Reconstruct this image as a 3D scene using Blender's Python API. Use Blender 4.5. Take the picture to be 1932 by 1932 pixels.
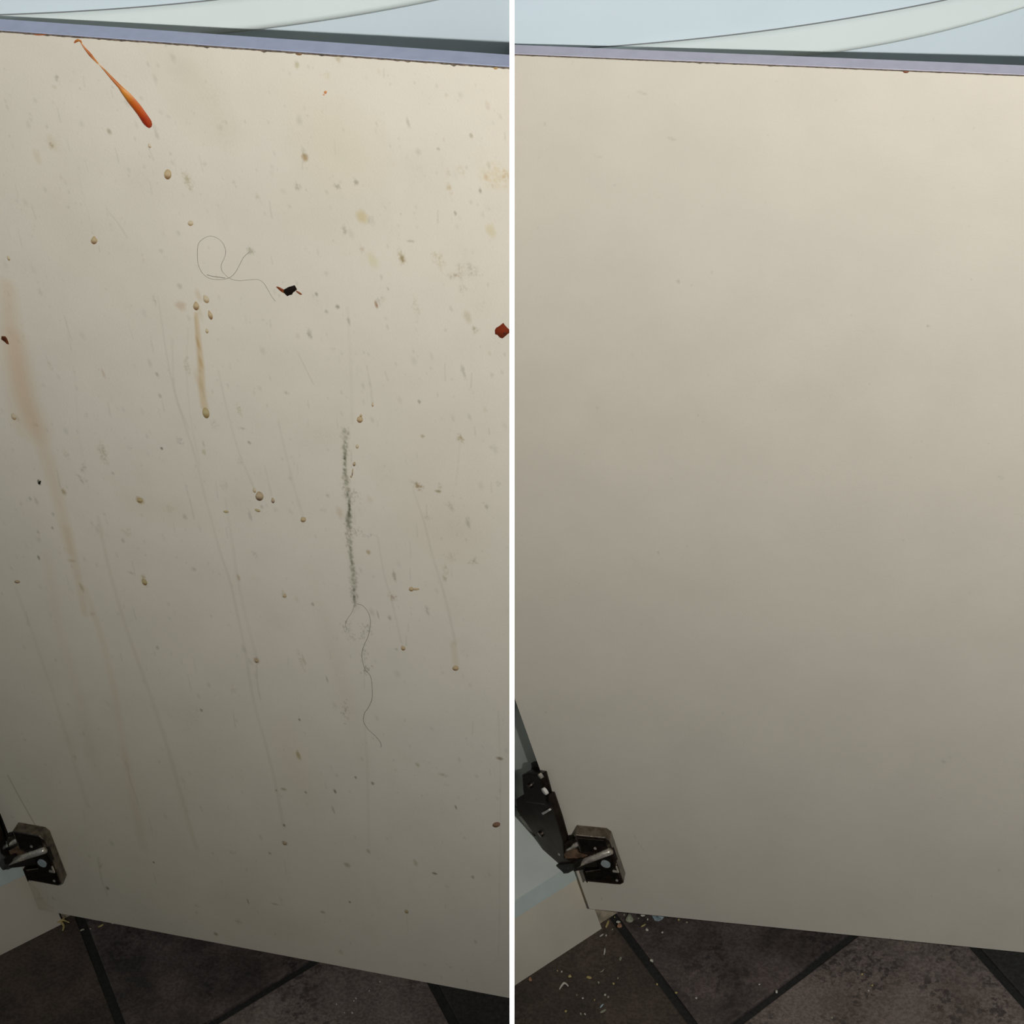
import bpy, bmesh, math, random
import numpy as np
from mathutils import Vector, Matrix

for o in list(bpy.data.objects):
    bpy.data.objects.remove(o, do_unlink=True)
C = bpy.context.scene.collection
scene = bpy.context.scene
random.seed(7)
rng = np.random.default_rng(7)

# ------------------------------------------------------------------ view geometry
FOC = 4500.0                                  # focal length for a 1932 px wide frame
CEN = np.array([966.0, 966.0])

def ray(p):
    return np.array([p[0] - CEN[0], p[1] - CEN[1], FOC])

def meet(a, b):
    l1 = np.cross([*a[0], 1], [*a[1], 1]); l2 = np.cross([*b[0], 1], [*b[1], 1])
    q = np.cross(l1, l2); return q[:2] / q[2]

def unit(v):
    v = np.array(v, float); return v / np.linalg.norm(v)

class Bay:
    """One cupboard bay.  Local coordinates (metres): X along the open door from its
    hinge edge, Y away from the viewer, Z up the door; the corner of the door by the
    hinge, at the bottom of its inside face, is the origin."""
    def __init__(s, top, bot, corner, slope, tv, height=0.715):
        H = meet(top, bot); V = np.array([corner[0] + slope * (tv - corner[1]), tv])
        h = unit(ray(H)); v = unit(ray(V))
        if h[0] < 0: h = -h
        n = unit(np.cross(h, v))
        if n[2] > 0: n = -n
        T = meet(top, (corner, (corner[0] + slope * 100, corner[1] + 100)))
        rb, rt = ray(corner), ray(T)
        pb, pt = rb / (n @ rb), rt / (n @ rt)
        k = height / np.linalg.norm(pb - pt)
        if (pb * k)[2] < 0: k = -k
        s.O = pb * k; s.h = h; s.n = n; s.u = -v
        up = np.cross(h, n); s.up = up if up[1] < 0 else -up
        s.M = np.stack([h, -n, s.u], 1); s.Mi = np.linalg.inv(s.M)
        s.eye = s.Mi @ (-s.O)
    def cam(s, P):                            # local (N,3) -> camera space
        return np.atleast_2d(P) @ s.M.T + s.O
    def hit(s, px, P0=(0, 0, 0), N=(0, 1, 0)):  # where the sight line through px meets a plane
        r = s.Mi @ ray(px); N = np.array(N, float)
        t = ((np.array(P0, float) - s.eye) @ N) / (r @ N)
        return s.eye + r * t

BL = Bay(((10, 59), (961, 127.3)), ((127, 1726), (961, 1883)), np.array([73., 1715.8]), .40, 7500)
BR = Bay(((971, 102.7), (1921, 141.8)), ((1125, 1716), (1922, 1796)), np.array([1112., 1714.7]), .355, 7000)

zc = unit(BL.up + BR.up)
xc = BL.h + BR.h; xc = unit(xc - zc * (xc @ zc))
yc = np.cross(zc, xc)
if yc[2] < 0: yc = -yc
W = np.stack([xc, yc, zc])                    # camera space -> world axes
FLOOR = 0.035                                 # door bottom stands this far above the floor
_f = W @ (BL.cam((0, 0, -FLOOR))[0])
CAMPOS = np.array([-_f[0] - .35, -_f[1], -_f[2]])

def c2w(P):
    return np.atleast_2d(P) @ W.T + CAMPOS

def l2w(b, P):
    return c2w(b.cam(P))

# ------------------------------------------------------------------ camera, world, lamps, exposure
cd = bpy.data.cameras.new('camera'); cam = bpy.data.objects.new('camera', cd); C.objects.link(cam)
cd.sensor_width = 36; cd.sensor_fit = 'HORIZONTAL'; cd.lens = FOC / 1932 * 36
cd.clip_start = .01; cd.clip_end = 50
B = np.stack([W @ [1, 0, 0], W @ [0, -1, 0], W @ [0, 0, -1]], 1)
if np.linalg.det(B) < 0: raise RuntimeError('frame')
M4 = Matrix(B.tolist()).to_4x4(); M4.translation = Vector(CAMPOS.tolist())
cam.matrix_world = M4
scene.camera = cam

world = bpy.data.worlds.new('world'); scene.world = world; world.use_nodes = True
bg = world.node_tree.nodes['Background']
bg.inputs[0].default_value = (.50, .68, .92, 1); bg.inputs[1].default_value = .066

def spot(name, pos, axis, half, watt, rad, col=(1, 1, 1)):
    l = bpy.data.lights.new(name, 'SPOT'); l.energy = watt; l.color = col
    l.spot_size = 2 * half; l.spot_blend = 1.0; l.shadow_soft_size = rad
    o = bpy.data.objects.new(name, l); C.objects.link(o)
    o.location = c2w(pos)[0].tolist()
    d = Vector((W @ unit(axis)).tolist())
    o.rotation_euler = d.to_track_quat('-Z', 'Y').to_euler()
    return o
spot('torch_lamp', (-.1807, .0192, .0994), (.2609, -.4793, 1), .8534, 56, .005, (1, .985, .96))
spot('torch_lamp', (.2640, .0303, .1199), (.2682, -.6148, 1), 1.084, 63, .005, (1, .985, .965))

scene.view_settings.view_transform = 'Standard'
scene.view_settings.look = 'None'
scene.view_settings.gamma = 1
scene.view_settings.use_curve_mapping = False
scene.view_settings.exposure = 0.0

# ------------------------------------------------------------------ materials
def nodes_of(name):
    m = bpy.data.materials.new(name); m.use_nodes = True
    nt = m.node_tree; return m, nt, nt.nodes['Principled BSDF']

def mat(name, col, rough=.5, metal=0., noise=0., nscale=60, bump=0., bscale=300, spec=.5, attr=None, coat=0., alt=None, trans=0.):
    m, nt, bs = nodes_of(name)
    bs.inputs['Roughness'].default_value = rough; bs.inputs['Metallic'].default_value = metal
    bs.inputs['Specular IOR Level'].default_value = spec
    bs.inputs['Coat Weight'].default_value = coat
    geo = nt.nodes.new('ShaderNodeNewGeometry')
    out = None
    nz = nt.nodes.new('ShaderNodeTexNoise'); nz.inputs['Scale'].default_value = nscale; nz.inputs['Detail'].default_value = 5
    nt.links.new(geo.outputs['Position'], nz.inputs['Vector'])
    rp = nt.nodes.new('ShaderNodeValToRGB')
    a = [c * (1 - noise) for c in col]; b = alt if alt else [min(1, c * (1 + noise)) for c in col]
    rp.color_ramp.elements[0].position = .35; rp.color_ramp.elements[1].position = .65
    rp.color_ramp.elements[0].color = (*a, 1); rp.color_ramp.elements[1].color = (*b, 1)
    nt.links.new(nz.outputs['Fac'], rp.inputs['Fac'])
    out = rp.outputs['Color']
    if attr:
        at = nt.nodes.new('ShaderNodeAttribute'); at.attribute_name = attr
        mx = nt.nodes.new('ShaderNodeMix'); mx.data_type = 'RGBA'; mx.blend_type = 'MULTIPLY'
        mx.inputs['Factor'].default_value = 1
        nt.links.new(out, mx.inputs['A']); nt.links.new(at.outputs['Color'], mx.inputs['B'])
        out = mx.outputs['Result']
    nt.links.new(out, bs.inputs['Base Color'])
    if bump:
        bn = nt.nodes.new('ShaderNodeTexNoise'); bn.inputs['Scale'].default_value = bscale; bn.inputs['Detail'].default_value = 4
        nt.links.new(geo.outputs['Position'], bn.inputs['Vector'])
        bp = nt.nodes.new('ShaderNodeBump'); bp.inputs['Strength'].default_value = bump; bp.inputs['Distance'].default_value = .001
        nt.links.new(bn.outputs['Fac'], bp.inputs['Height']); nt.links.new(bp.outputs['Normal'], bs.inputs['Normal'])
    return m

CREAM = (.71, .655, .545)
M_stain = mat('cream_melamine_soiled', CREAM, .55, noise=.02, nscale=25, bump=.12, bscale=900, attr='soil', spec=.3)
M_clean = mat('cream_melamine', CREAM, .55, noise=.008, nscale=20, bump=.1, bscale=900, spec=.3)
M_core = mat('chipboard_core', (.45, .34, .22), .8, noise=.3, nscale=300)
M_band = mat('lilac_edge_band', (.40, .435, .575), .45, noise=.05, nscale=120)
M_band2 = mat('pale_lilac_edge_band', (.52, .50, .58), .45, noise=.05, nscale=120)
M_seam = mat('grimy_glue_line', (.13, .10, .07), .8, noise=.4, nscale=500)
M_white = mat('cool_white_melamine', (.80, .85, .77), .5, noise=.03, nscale=30)
M_whedge = mat('cool_white_edge', (.66, .74, .68), .55, noise=.04, nscale=60)
M_dirty = mat('grimy_cream_board', (.42, .36, .25), .7, noise=.35, nscale=160)
M_plinth = mat('cream_plinth', (.76, .69, .55), .6, noise=.04, nscale=25)
M_app = mat('cool_white_enamel', (.60, .69, .735), .5, noise=.01, nscale=14, spec=.2)
M_appband = mat('white_grip_plastic', (.62, .68, .66), .5, noise=.01, nscale=14, spec=.15)
M_groove_shade = mat('dark_groove_and_shade', (.16, .17, .17), .8)  # joint colour, also the painted shadow under the band's lip
M_metal = mat('tarnished_nickel', (.20, .17, .14), .28, metal=1., noise=.35, nscale=220, bump=.15, bscale=500)
M_shade_steel = mat('shade_dark_steel', (.022, .018, .014), .55, spec=.12)  # dark steel with shade put into its colour
M_glint = mat('painted_glint', (.85, .82, .74), .3, metal=.1)  # pale, barely metallic colour standing in for a glint
M_arm = mat('dark_greasy_arm_steel', (.050, .036, .026), .5, metal=.7, noise=.25, nscale=120)
M_bright = mat('worn_bright_nickel', (.66, .60, .50), .25, metal=.55, noise=.2, nscale=300)
M_blackm = mat('dark_nickel', (.035, .028, .022), .4, metal=.8, noise=.3, nscale=300)
M_brown = mat('hinge_brown', (.16, .10, .06), .5, noise=.4, nscale=260)  # brown fill between the hinge parts
M_pin = mat('grey_plastic', (.33, .38, .38), .5)
M_grout = mat('dark_grout', (.020, .020, .017), .9, noise=.3, nscale=400, bump=.4, bscale=900)
M_divider = mat('added_divider_board', (.55, .55, .55), .6)  # for the added divider between the bays
M_wallb = mat('grey_wall_paint', (.4, .42, .42), .8, noise=.02)

def stone(name, a, b, spk, spk_amt, nscale=28):
    m, nt, bs = nodes_of(name)
    bs.inputs['Roughness'].default_value = .62; bs.inputs['Specular IOR Level'].default_value = .35
    geo = nt.nodes.new('ShaderNodeNewGeometry')
    def noise(sc, det=6, rg=.6):
        n = nt.nodes.new('ShaderNodeTexNoise'); n.inputs['Scale'].default_value = sc
        n.inputs['Detail'].default_value = det; n.inputs['Roughness'].default_value = rg
        nt.links.new(geo.outputs['Position'], n.inputs['Vector']); return n
    def ramp(n, p0, p1, c0, c1):
        r = nt.nodes.new('ShaderNodeValToRGB'); e = r.color_ramp.elements
        e[0].position = p0; e[1].position = p1; e[0].color = (*c0, 1); e[1].color = (*c1, 1)
        nt.links.new(n.outputs['Fac'], r.inputs['Fac']); return r
    base = ramp(noise(nscale), .36, .66, a, b)
    fine = ramp(noise(420, 3, .7), .38, .62, (.72, .72, .72), (1.25, 1.25, 1.25))
    mx = nt.nodes.new('ShaderNodeMix'); mx.data_type = 'RGBA'; mx.blend_type = 'MULTIPLY'; mx.inputs['Factor'].default_value = 1
    nt.links.new(base.outputs['Color'], mx.inputs['A']); nt.links.new(fine.outputs['Color'], mx.inputs['B'])
    patch = ramp(noise(16, 3, .5), .48, .60, (0, 0, 0), (1, 1, 1))
    spot_ = ramp(noise(170, 6, .75), .50, .56, (0, 0, 0), (1, 1, 1))
    mul = nt.nodes.new('ShaderNodeMath'); mul.operation = 'MULTIPLY'
    nt.links.new(patch.outputs['Color'], mul.inputs[0]); nt.links.new(spot_.outputs['Color'], mul.inputs[1])
    am = nt.nodes.new('ShaderNodeMath'); am.operation = 'MULTIPLY'; am.inputs[1].default_value = spk_amt
    nt.links.new(mul.outputs[0], am.inputs[0])
    m2 = nt.nodes.new('ShaderNodeMix'); m2.data_type = 'RGBA'
    nt.links.new(am.outputs[0], m2.inputs['Factor']); nt.links.new(mx.outputs['Result'], m2.inputs['A'])
    m2.inputs['B'].default_value = (*spk, 1)
    nt.links.new(m2.outputs['Result'], bs.inputs['Base Color'])
    bp = nt.nodes.new('ShaderNodeBump'); bp.inputs['Strength'].default_value = .35; bp.inputs['Distance'].default_value = .001
    nn = noise(160, 6); nt.links.new(nn.outputs['Fac'], bp.inputs['Height']); nt.links.new(bp.outputs['Normal'], bs.inputs['Normal'])
    return m
T_dark = stone('dark_umber_slate', (.062, .049, .038), (.105, .077, .060), (.036, .030, .025), .6)
T_plum = stone('plum_grey_slate', (.058, .047, .042), (.140, .108, .096), (.032, .027, .025), .8)
T_mauve = stone('mauve_brown_slate', (.150, .118, .098), (.238, .190, .163), (.058, .047, .044), .85)
T_soot = stone('charcoal_slate', (.038, .036, .031), (.050, .047, .042), (.030, .028, .025), .5)

# ------------------------------------------------------------------ mesh helpers
def tag(o, label=None, cat=None, group=None, kind=None):
    if label: o['label'] = label
    if cat: o['category'] = cat
    if group: o['group'] = group
    if kind: o['kind'] = kind
    return o

def anchor(name, b, loc, label, cat, group=None):
    o = bpy.data.objects.new(name, None); C.objects.link(o)
    o.empty_display_size = .05; o.location = l2w(b, loc)[0].tolist()
    return tag(o, label, cat, group)

def wloc(o):
    v = Vector(o.location)
    while o.parent:
        o = o.parent; v += Vector(o.location)
    return v

DIVIDER_HALF = .00052
def link_bm(name, bm, m, parent=None, b=None, smooth=False, origin=None, clip=True):
    """bm holds local bay coordinates (or camera space when b is None)."""
    if b is not None:
        P = np.array([v.co for v in bm.verts]); P = b.cam(P)
        for v, p in zip(bm.verts, P): v.co = p
    if clip and b is not None:                # nothing passes through the added divider
        sgn = -1 if b is BL else 1
        geom = bm.verts[:] + bm.edges[:] + bm.faces[:]
        xs = [v.co.x * sgn for v in bm.verts]
        if min(xs) < DIVIDER_HALF:
            r = bmesh.ops.bisect_plane(bm, geom=geom, plane_co=(sgn * DIVIDER_HALF, 0, 0), plane_no=(sgn, 0, 0), clear_inner=True, dist=1e-7)
            ed = [e for e in r['geom_cut'] if isinstance(e, bmesh.types.BMEdge)]
            if ed and len(bm.faces) < 5000: bmesh.ops.holes_fill(bm, edges=ed, sides=0)
    if not bm.verts:
        bm.free(); return None
    P = c2w(np.array([v.co for v in bm.verts]))
    base = np.array(wloc(parent)) if parent else np.zeros(3)
    org = P.mean(0) if origin is None else origin
    for v, p in zip(bm.verts, P): v.co = p - org
    bmesh.ops.recalc_face_normals(bm, faces=bm.faces[:])
    me = bpy.data.meshes.new(name); bm.to_mesh(me); bm.free()
    me.materials.append(m)
    if smooth: me.polygons.foreach_set('use_smooth', [True] * len(me.polygons))
    o = bpy.data.objects.new(name, me); C.objects.link(o)
    o.location = (org - base).tolist()
    if parent: o.parent = parent
    return o

def bevel(bm, w, seg=2, ang=.4):
    es = [e for e in bm.edges if len(e.link_faces) == 2 and e.calc_face_angle(0) > ang]
    bmesh.ops.bevel(bm, geom=es, offset=w, segments=seg, profile=.6, affect='EDGES', clamp_overlap=True)

def prism(poly, ext):
    """poly: list of 3-D points, ext: extrusion vector."""
    bm = bmesh.new(); e = Vector(ext)
    a = [bm.verts.new(Vector(p)) for p in poly]; c = [bm.verts.new(Vector(p) + e) for p in poly]
    bm.faces.new(a); bm.faces.new(c[::-1])
    for i in range(len(a)):
        j = (i + 1) % len(a); bm.faces.new((a[j], a[i], c[i], c[j]))
    bmesh.ops.recalc_face_normals(bm, faces=bm.faces[:])
    return bm

def box(o, ax, ay, az):
    o = Vector(o); ax = Vector(ax); ay = Vector(ay)
    return prism([o, o + ax, o + ax + ay, o + ay], az)

def tube(pts, r, seg=8, caps=True, bm=None):
    bm = bm or bmesh.new(); P = [Vector(p) for p in pts]; rings = []
    rr = r if hasattr(r, '__len__') else [r] * len(P)
    up = Vector((0, 0, 1))
    for i, p in enumerate(P):
        t = (P[min(i + 1, len(P) - 1)] - P[max(i - 1, 0)]).normalized()
        s = t.cross(up)
        if s.length < .1: s = t.cross(Vector((1, 0, 0)))
        s.normalize(); q = s.cross(t)
        rings.append([bm.verts.new(p + (s * math.cos(a) + q * math.sin(a)) * rr[i]) for a in [2 * math.pi * k / seg for k in range(seg)]])
    for A, Bq in zip(rings, rings[1:]):
        for k in range(seg): bm.faces.new((A[k], A[(k + 1) % seg], Bq[(k + 1) % seg], Bq[k]))
    if caps: bm.faces.new(rings[0][::-1]); bm.faces.new(rings[-1])
    return bm

def smoothline(pts, n=6):
    P = [np.array(p, float) for p in pts]; out = []
    P = [2 * P[0] - P[1]] + P + [2 * P[-1] - P[-2]]
    for i in range(1, len(P) - 2):
        for k in range(n):
            t = k / n; a, b_, c, d = P[i - 1], P[i], P[i + 1], P[i + 2]
            out.append(.5 * ((2 * b_) + (c - a) * t + (2 * a - 5 * b_ + 4 * c - d) * t * t + (3 * b_ - a - 3 * c + d) * t ** 3))
    out.append(P[-2]); return out

# ------------------------------------------------------------------ added divider filling the gutter between the bays, keeps lamps apart
def struct(o):
    o['kind'] = 'structure'; return o
fl0 = BR.cam((0, 0, -FLOOR))[0]; nf = BR.u
def divider_pt(z):                                # where the divider meets the floor at camera depth z
    y = ((fl0 @ nf2) - nf2[2] * z) / nf2[1]; return (-DIVIDER_HALF * .92, y, z)
nf2 = unit(np.cross(BL.h, BL.n))
fl0 = BL.cam((0, 0, -FLOOR))[0]
Z0 = .48
zf = [Z0, 2.7]
poly = [(-DIVIDER_HALF * .92, -.32, Z0), divider_pt(Z0), divider_pt(2.7), (-DIVIDER_HALF * .92, -1.0, 2.7)]
struct(link_bm('added_divider', prism(poly, (2 * DIVIDER_HALF * .92, 0, 0)), M_divider))

# ------------------------------------------------------------------ floors of square slate tiles laid on the diagonal
def floor_bay(b, nm, C0, e1, e2, jw, pitch, mats, lab):
    # grout bed
    s0 = (-1.1, -1.3) if b is BL else (-.35, -1.3)
    s1 = (.75, 1.5) if b is BL else (1.4, 1.5)
    o = struct(link_bm('floor', box((s0[0], s0[1], -FLOOR - .030), (s1[0] - s0[0], 0, 0), (0, s1[1] - s0[1], 0), (0, 0, .0275)), M_grout, None, b))
    C0 = np.array(C0); e1 = np.array(e1); e2 = np.array(e2)
    for i in range(-4, 4):
        for j in range(-5, 6):
            a0 = i * pitch + jw / 2; a1 = (i + 1) * pitch - jw / 2
            b0 = j * pitch + jw / 2; b1 = (j + 1) * pitch - jw / 2
            q = [C0 + e2 * a + e1 * c for a, c in ((a0, b0), (a1, b0), (a1, b1), (a0, b1))]
            cx = sum(p[0] for p in q) / 4; cy = sum(p[1] for p in q) / 4
            if not (s0[0] + .08 < cx < s1[0] - .08 and -.75 < cy < .75): continue
            wob = rng.uniform(-.0004, .0004)
            bm = prism([(p[0], p[1], -FLOOR - .008) for p in q], (0, 0, .008 + wob))
            bevel(bm, .0012, 2)
            m = mats.get((i, j)) or [T_dark, T_plum, T_mauve, T_soot][(i * 7 + j * 3) % 4]
            link_bm('tile', bm, m, o, b, origin=None)
    return o
def fl(b, p): return b.hit(p, (0, 0, -FLOOR), (0, 0, 1))[:2]
def layout(b, j1l, j1r, j2u, j2l, j3):
    L = lambda s: (fl(b, s[0]), unit(fl(b, s[0]) - fl(b, s[1])))
    a, c, d, e, g = map(L, (j1l, j1r, j2u, j2l, j3))
    e1 = unit(a[1] + c[1]); e2 = unit(d[1] + e[1])
    p1 = (a[0] + c[0]) / 2; p2 = (d[0] + e[0]) / 2
    A = np.array([[e1[0], -e2[0]], [e1[1], -e2[1]]]); t = np.linalg.solve(A, p2 - p1)
    C0 = p1 + e1 * t[0]
    sn = abs(e1[0] * e2[1] - e1[1] * e2[0])
    n1 = np.array([-e1[1], e1[0]])
    jw = .0064 / sn
    wid = abs((g[0] - c[0]) @ n1) / sn
    return C0, e1, e2, jw, wid + jw
lr = layout(BR, ((1194, 1792), (1282, 1922)), ((1205, 1781), (1300, 1899)), ((1592, 1768), (1389, 1921)), ((1615, 1768.5), (1416.5, 1921)), ((1832, 1790), (1922.6, 1886)))
ll = layout(BL, ((164, 1790), (214, 1922)), ((181, 1787), (232, 1922)), ((581.6, 1812.6), (405.6, 1918)), ((601, 1814), (430, 1920)), ((807, 1855), (849, 1921.8)))
TM = {(-1, 0): T_dark, (0, 0): T_plum, (0, -1): T_mauve, (1, -1): T_soot, (-1, -1): T_dark, (1, 0): T_plum, (-1, 1): T_plum}
floor_bay(BR, 'r', *lr[:3], lr[3], lr[4], TM, '')
floor_bay(BL, 'l', *ll[:3], ll[3], ll[4], TM, '')

# ------------------------------------------------------------------ cabinet bay
ANG = {id(BR): math.radians(48.4), id(BL): math.radians(51.7)}
FX = {id(BR): .0118, id(BL): .0200}            # how far behind the door face the cabinet front passes
DOORW = .50; DOORH = .715
DTH = {id(BR): .0108, id(BL): .0138}

def cabinet(b, label, dname, soiled):
    th = ANG[id(b)]; y0 = FX[id(b)]
    p = np.array([math.cos(th), math.sin(th), 0]); d = np.array([-math.sin(th), math.cos(th), 0])
    Q0 = np.array([0, y0, 0.])
    top = anchor('base_cabinet', b, Q0 + [0, 0, -FLOOR], label, 'cabinet')
    def P(s, t, z): return Q0 + p * s + d * t + np.array([0, 0, z])
    WID = .46; DEP = .50
    # bottom board: cool white, with its darker front edge
    zb0, zb1 = .0245, .0385
    edge_w = .002
    bm = box(P(-WID, .0008, zb0 + .0003), p * (WID - .0012), d * DEP, (0, 0, zb1 - zb0 - .0003))
    bb = link_bm('bottom_board', bm, M_white, top, b)
    bm = box(P(-WID, -.0006, zb0), p * (WID - .001), d * .0014, (0, 0, zb1 - zb0))
    link_bm('edge_strip', bm, M_whedge, bb, b)
    # side panel the hinge is screwed to
    bm = box(P(-.001, .001, zb1 + .0004), p * .016, d * DEP, (0, 0, .70 - zb1))
    sp = link_bm('side_panel', bm, M_white, top, b)
    # far side, back
    bm = box(P(-WID - .016, .001, zb0), p * .016, d * DEP, (0, 0, .70 - zb0)); link_bm('side_panel', bm, M_white, top, b)
    bm = box(P(-WID - .016, DEP, zb0), p * (WID + .03), d * .006, (0, 0, .70 - zb0)); link_bm('back_panel', bm, M_white, top, b)
    # plinth under it
    bm = box(P(-WID - .016, .0004, -FLOOR), p * (WID + .0155), d * .016, (0, 0, zb0 + FLOOR - .0006))
    bevel(bm, .0004, 1)
    link_bm('plinth', bm, M_plinth, top, b)
    # short pale return board beyond the end of the plinth
    bm = box(P(.0016, .005, -FLOOR), p * .019, d * .014, (0, 0, FLOOR + .02)); link_bm('plinth_return', bm, M_dirty, top, b)
    # ---------------- the open door
    DOORT = DTH[id(b)]
    bm = box((0, .0003, 0), (DOORW, 0, 0), (0, DOORT - .0003, 0), (0, 0, DOORH - .0008))
    door = link_bm('door', bm, M_clean, top, b)
    bm = box((0, .0002, DOORH - .0008), (DOORW, 0, 0), (0, DOORT - .0004, 0), (0, 0, .0012)); bevel(bm, .0003, 1)
    link_bm('edge_band', bm, M_band if soiled else M_band2, door, b)
    # thin dark glue line under the band
    bm = bmesh.new(); n = 260; prev = None
    for i in range(n + 1):
        x = DOORW * i / n
        h = (.0007 if soiled else .0005) + abs(rng.normal(0, .00015)) * (1.4 if soiled else .7)
        if rng.random() < .04: h += rng.uniform(.0003, .0010) * (1 if soiled else .4)
        z1 = DOORH + .0001
        cur = [bm.verts.new((x, -.0003, z1 - h)), bm.verts.new((x, -.0003, z1))]
        if prev: bm.faces.new((prev[0], cur[0], cur[1], prev[1]))
        prev = cur
    r = bmesh.ops.extrude_face_region(bm, geom=bm.faces[:]);
    for v in r['geom']:
        if isinstance(v, bmesh.types.BMVert): v.co.y += .0005
    link_bm('glue_line', bm, M_seam, door, b)
    hinge(b, top, p, d, Q0)
    return top, door, P

# ------------------------------------------------------------------ hinge
def hinge(b, top, p, d, Q0):
    if b is BL: Q0 = Q0 - p * .0105 - np.array([.0015, 0, 0])
    root = bpy.data.objects.new('hinge', None); C.objects.link(root)
    base = l2w(b, (.025, 0, .045))[0] - np.array(top.location); root.location = base.tolist(); root.parent = top
    tr = lambda q: q
    ref = BR
    tR = ANG[id(BR)]; pR = np.array([math.cos(tR), math.sin(tR), 0]); dR = np.array([-math.sin(tR), math.cos(tR), 0])
    QR = np.array([0, FX[id(BR)], 0.])
    def onwall(px, off):                       # point on a plane parallel to the side panel -> (t, z)
        q = ref.hit(px, QR - pR * off, pR); r = q - QR
        return np.array([r @ dR, r[2]])
    def wallpt(tz, off): return Q0 - p * off + d * tz[0] + np.array([0, 0, tz[1]])
    def plate(name, pts, off, thick, m, bev=.0006):
        q = [wallpt(onwall(x, off), off) for x in pts]
        bm = prism(q, p * thick); bevel(bm, bev, 2); return link_bm(name, bm, m, root, b)
    # mounting plate and hinge arm on the side panel
    plate('mounting_plate', [(1001, 1440), (1013, 1443), (1040, 1500), (1058, 1560), (1072, 1592), (1060, 1594), (1040, 1560), (1018, 1510)], .004, .0035, M_arm)
    plate('arm', [(973, 1508), (991, 1497), (1035, 1500), (1050, 1545), (1062, 1588), (1064, 1618), (1082, 1630), (1083, 1641), (1071, 1648), (1045, 1650), (1036, 1630), (1012, 1580), (975, 1530)], .013, .006, M_arm, .0012)
    plate('arm_clip', [(984, 1462), (993, 1458), (1018, 1462), (1028, 1500), (1030, 1520), (990, 1515), (986, 1490)], .015, .007, M_blackm, .0015)
    plate('arm_catch', [(1003, 1441), (1014, 1446), (1024, 1466), (1012, 1468), (1001, 1452)], .009, .005, M_blackm, .001)
    plate('adjusting_lever', [(978, 1540), (983, 1538), (1004, 1568), (1017, 1592), (1012, 1594), (998, 1572)], .009, .003, M_metal, .0006)
    plate('arm_end', [(1036, 1634), (1082, 1629), (1084, 1641), (1070, 1649), (1046, 1651)], .016, .010, M_shade_steel, .0015)
    def screw(px, off, r, m=M_bright, h=.0022):
        c = wallpt(onwall(px, off), off); bm = bmesh.new()
        tube([c + p * h, c, c - p * h * .15], [r, r, r * .75], 12, bm=bm)
        return link_bm('screw', bm, m, root, b, smooth=False)
    screw((1026, 1494), .0175, .0026, M_glint); screw((1018, 1465), .0165, .0018)
    screw((1018, 1575), .0145, .0024, M_metal); screw((1000, 1503), .0145, .0013); screw((997, 1484), .0165, .0020, M_metal)
    # slotted tongue in the arm, its glint painted as a pale colour
    plate('tongue', [(1021, 1534), (1034, 1527), (1037, 1530), (1024, 1538)], .0150, .002, M_glint, .0004)
    # C-shaped cup block on the door
    y1 = -.0100
    C_out = [(.0128, .0905), (.0345, .0905), (.0372, .0875), (.0372, .0440), (.0340, .0415), (.0105, .0415), (.0105, .0520), (.0225, .0560), (.0225, .0690), (.0128, .0720)]
    bm = prism([(x, -.0002, z) for x, z in C_out], (0, y1, 0)); bevel(bm, .0010, 3, .3)
    link_bm('cup', bm, M_metal, root, b)
    bm = prism([(x, y1 - .0002, z) for x, z in [(.0145, .0880), (.0335, .0880), (.0345, .0740), (.0145, .0745)]], (0, -.0006, 0)); bevel(bm, .0002, 1)
    link_bm('cup_face', bm, M_blackm, root, b)
    bm = prism([(x, y1 - .0002, z) for x, z in [(.0230, .0735), (.0345, .0730), (.0350, .0440), (.0120, .0440), (.0120, .0500), (.0230, .0545)]], (0, -.0006, 0)); bevel(bm, .0002, 1)
    link_bm('cup_face', bm, M_blackm, root, b)
    bm = box((.010, -.0005, .0535), (.0135, 0, 0), (0, -.002, 0), (0, 0, .020)); link_bm('brown_recess', bm, M_brown, root, b)  # brown block in the cup's open centre
    bm = prism([(.0097, -.0003, .0412), (.0103, -.0003, .0412), (.0103, -.0003, .0530), (.0097, -.0003, .0530)], (0, y1 - .0006, 0)); link_bm('cup_side_shade', bm, M_shade_steel, root, b)  # added dark plate giving the cup's side its shade
    for (x, z, r, m) in ((.0315, .0845, .0012, M_blackm), (.0250, .0790, .0011, M_bright), (.0330, .0470, .0010, M_bright)):
        link_bm('rivet', tube([(x, y1 + .001, z), (x, y1 - .0012, z)], r, 12), m, root, b)
    link_bm('pivot_cap', tube([(.0290, y1 + .001, .0640), (.0290, y1 - .0020, .0640)], .0034, 14), M_pin, root, b)
    # raised lip with two bright corners
    bm = box((.0325, y1 - .0008, .0565), (.0040, 0, 0), (0, -.0012, 0), (0, 0, .0012)); link_bm('lip', bm, M_bright, root, b)
    bm = box((.0360, y1 - .0008, .0565), (.0008, 0, 0), (0, -.0012, 0), (0, 0, .0060)); link_bm('lip', bm, M_bright, root, b)
    # links between arm and cup
    def wp(px, off): return wallpt(onwall(px, off), off)
    def dp(px, yy): return ref.hit(px, (0, yy, 0), (0, 1, 0))
    a = wp((1075, 1636), .014); c = dp((1152, 1606), -.0125)
    bm = tube([a, a + (c - a) * .5, c], .0024, 12); link_bm('link_rod', bm, M_bright, root, b, smooth=True)
    bk = np.array([.0016, .0042, 0]); dn = np.array([0, 0, -.0074])
    a2 = a + bk * .5; c2 = c + bk * .5
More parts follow.
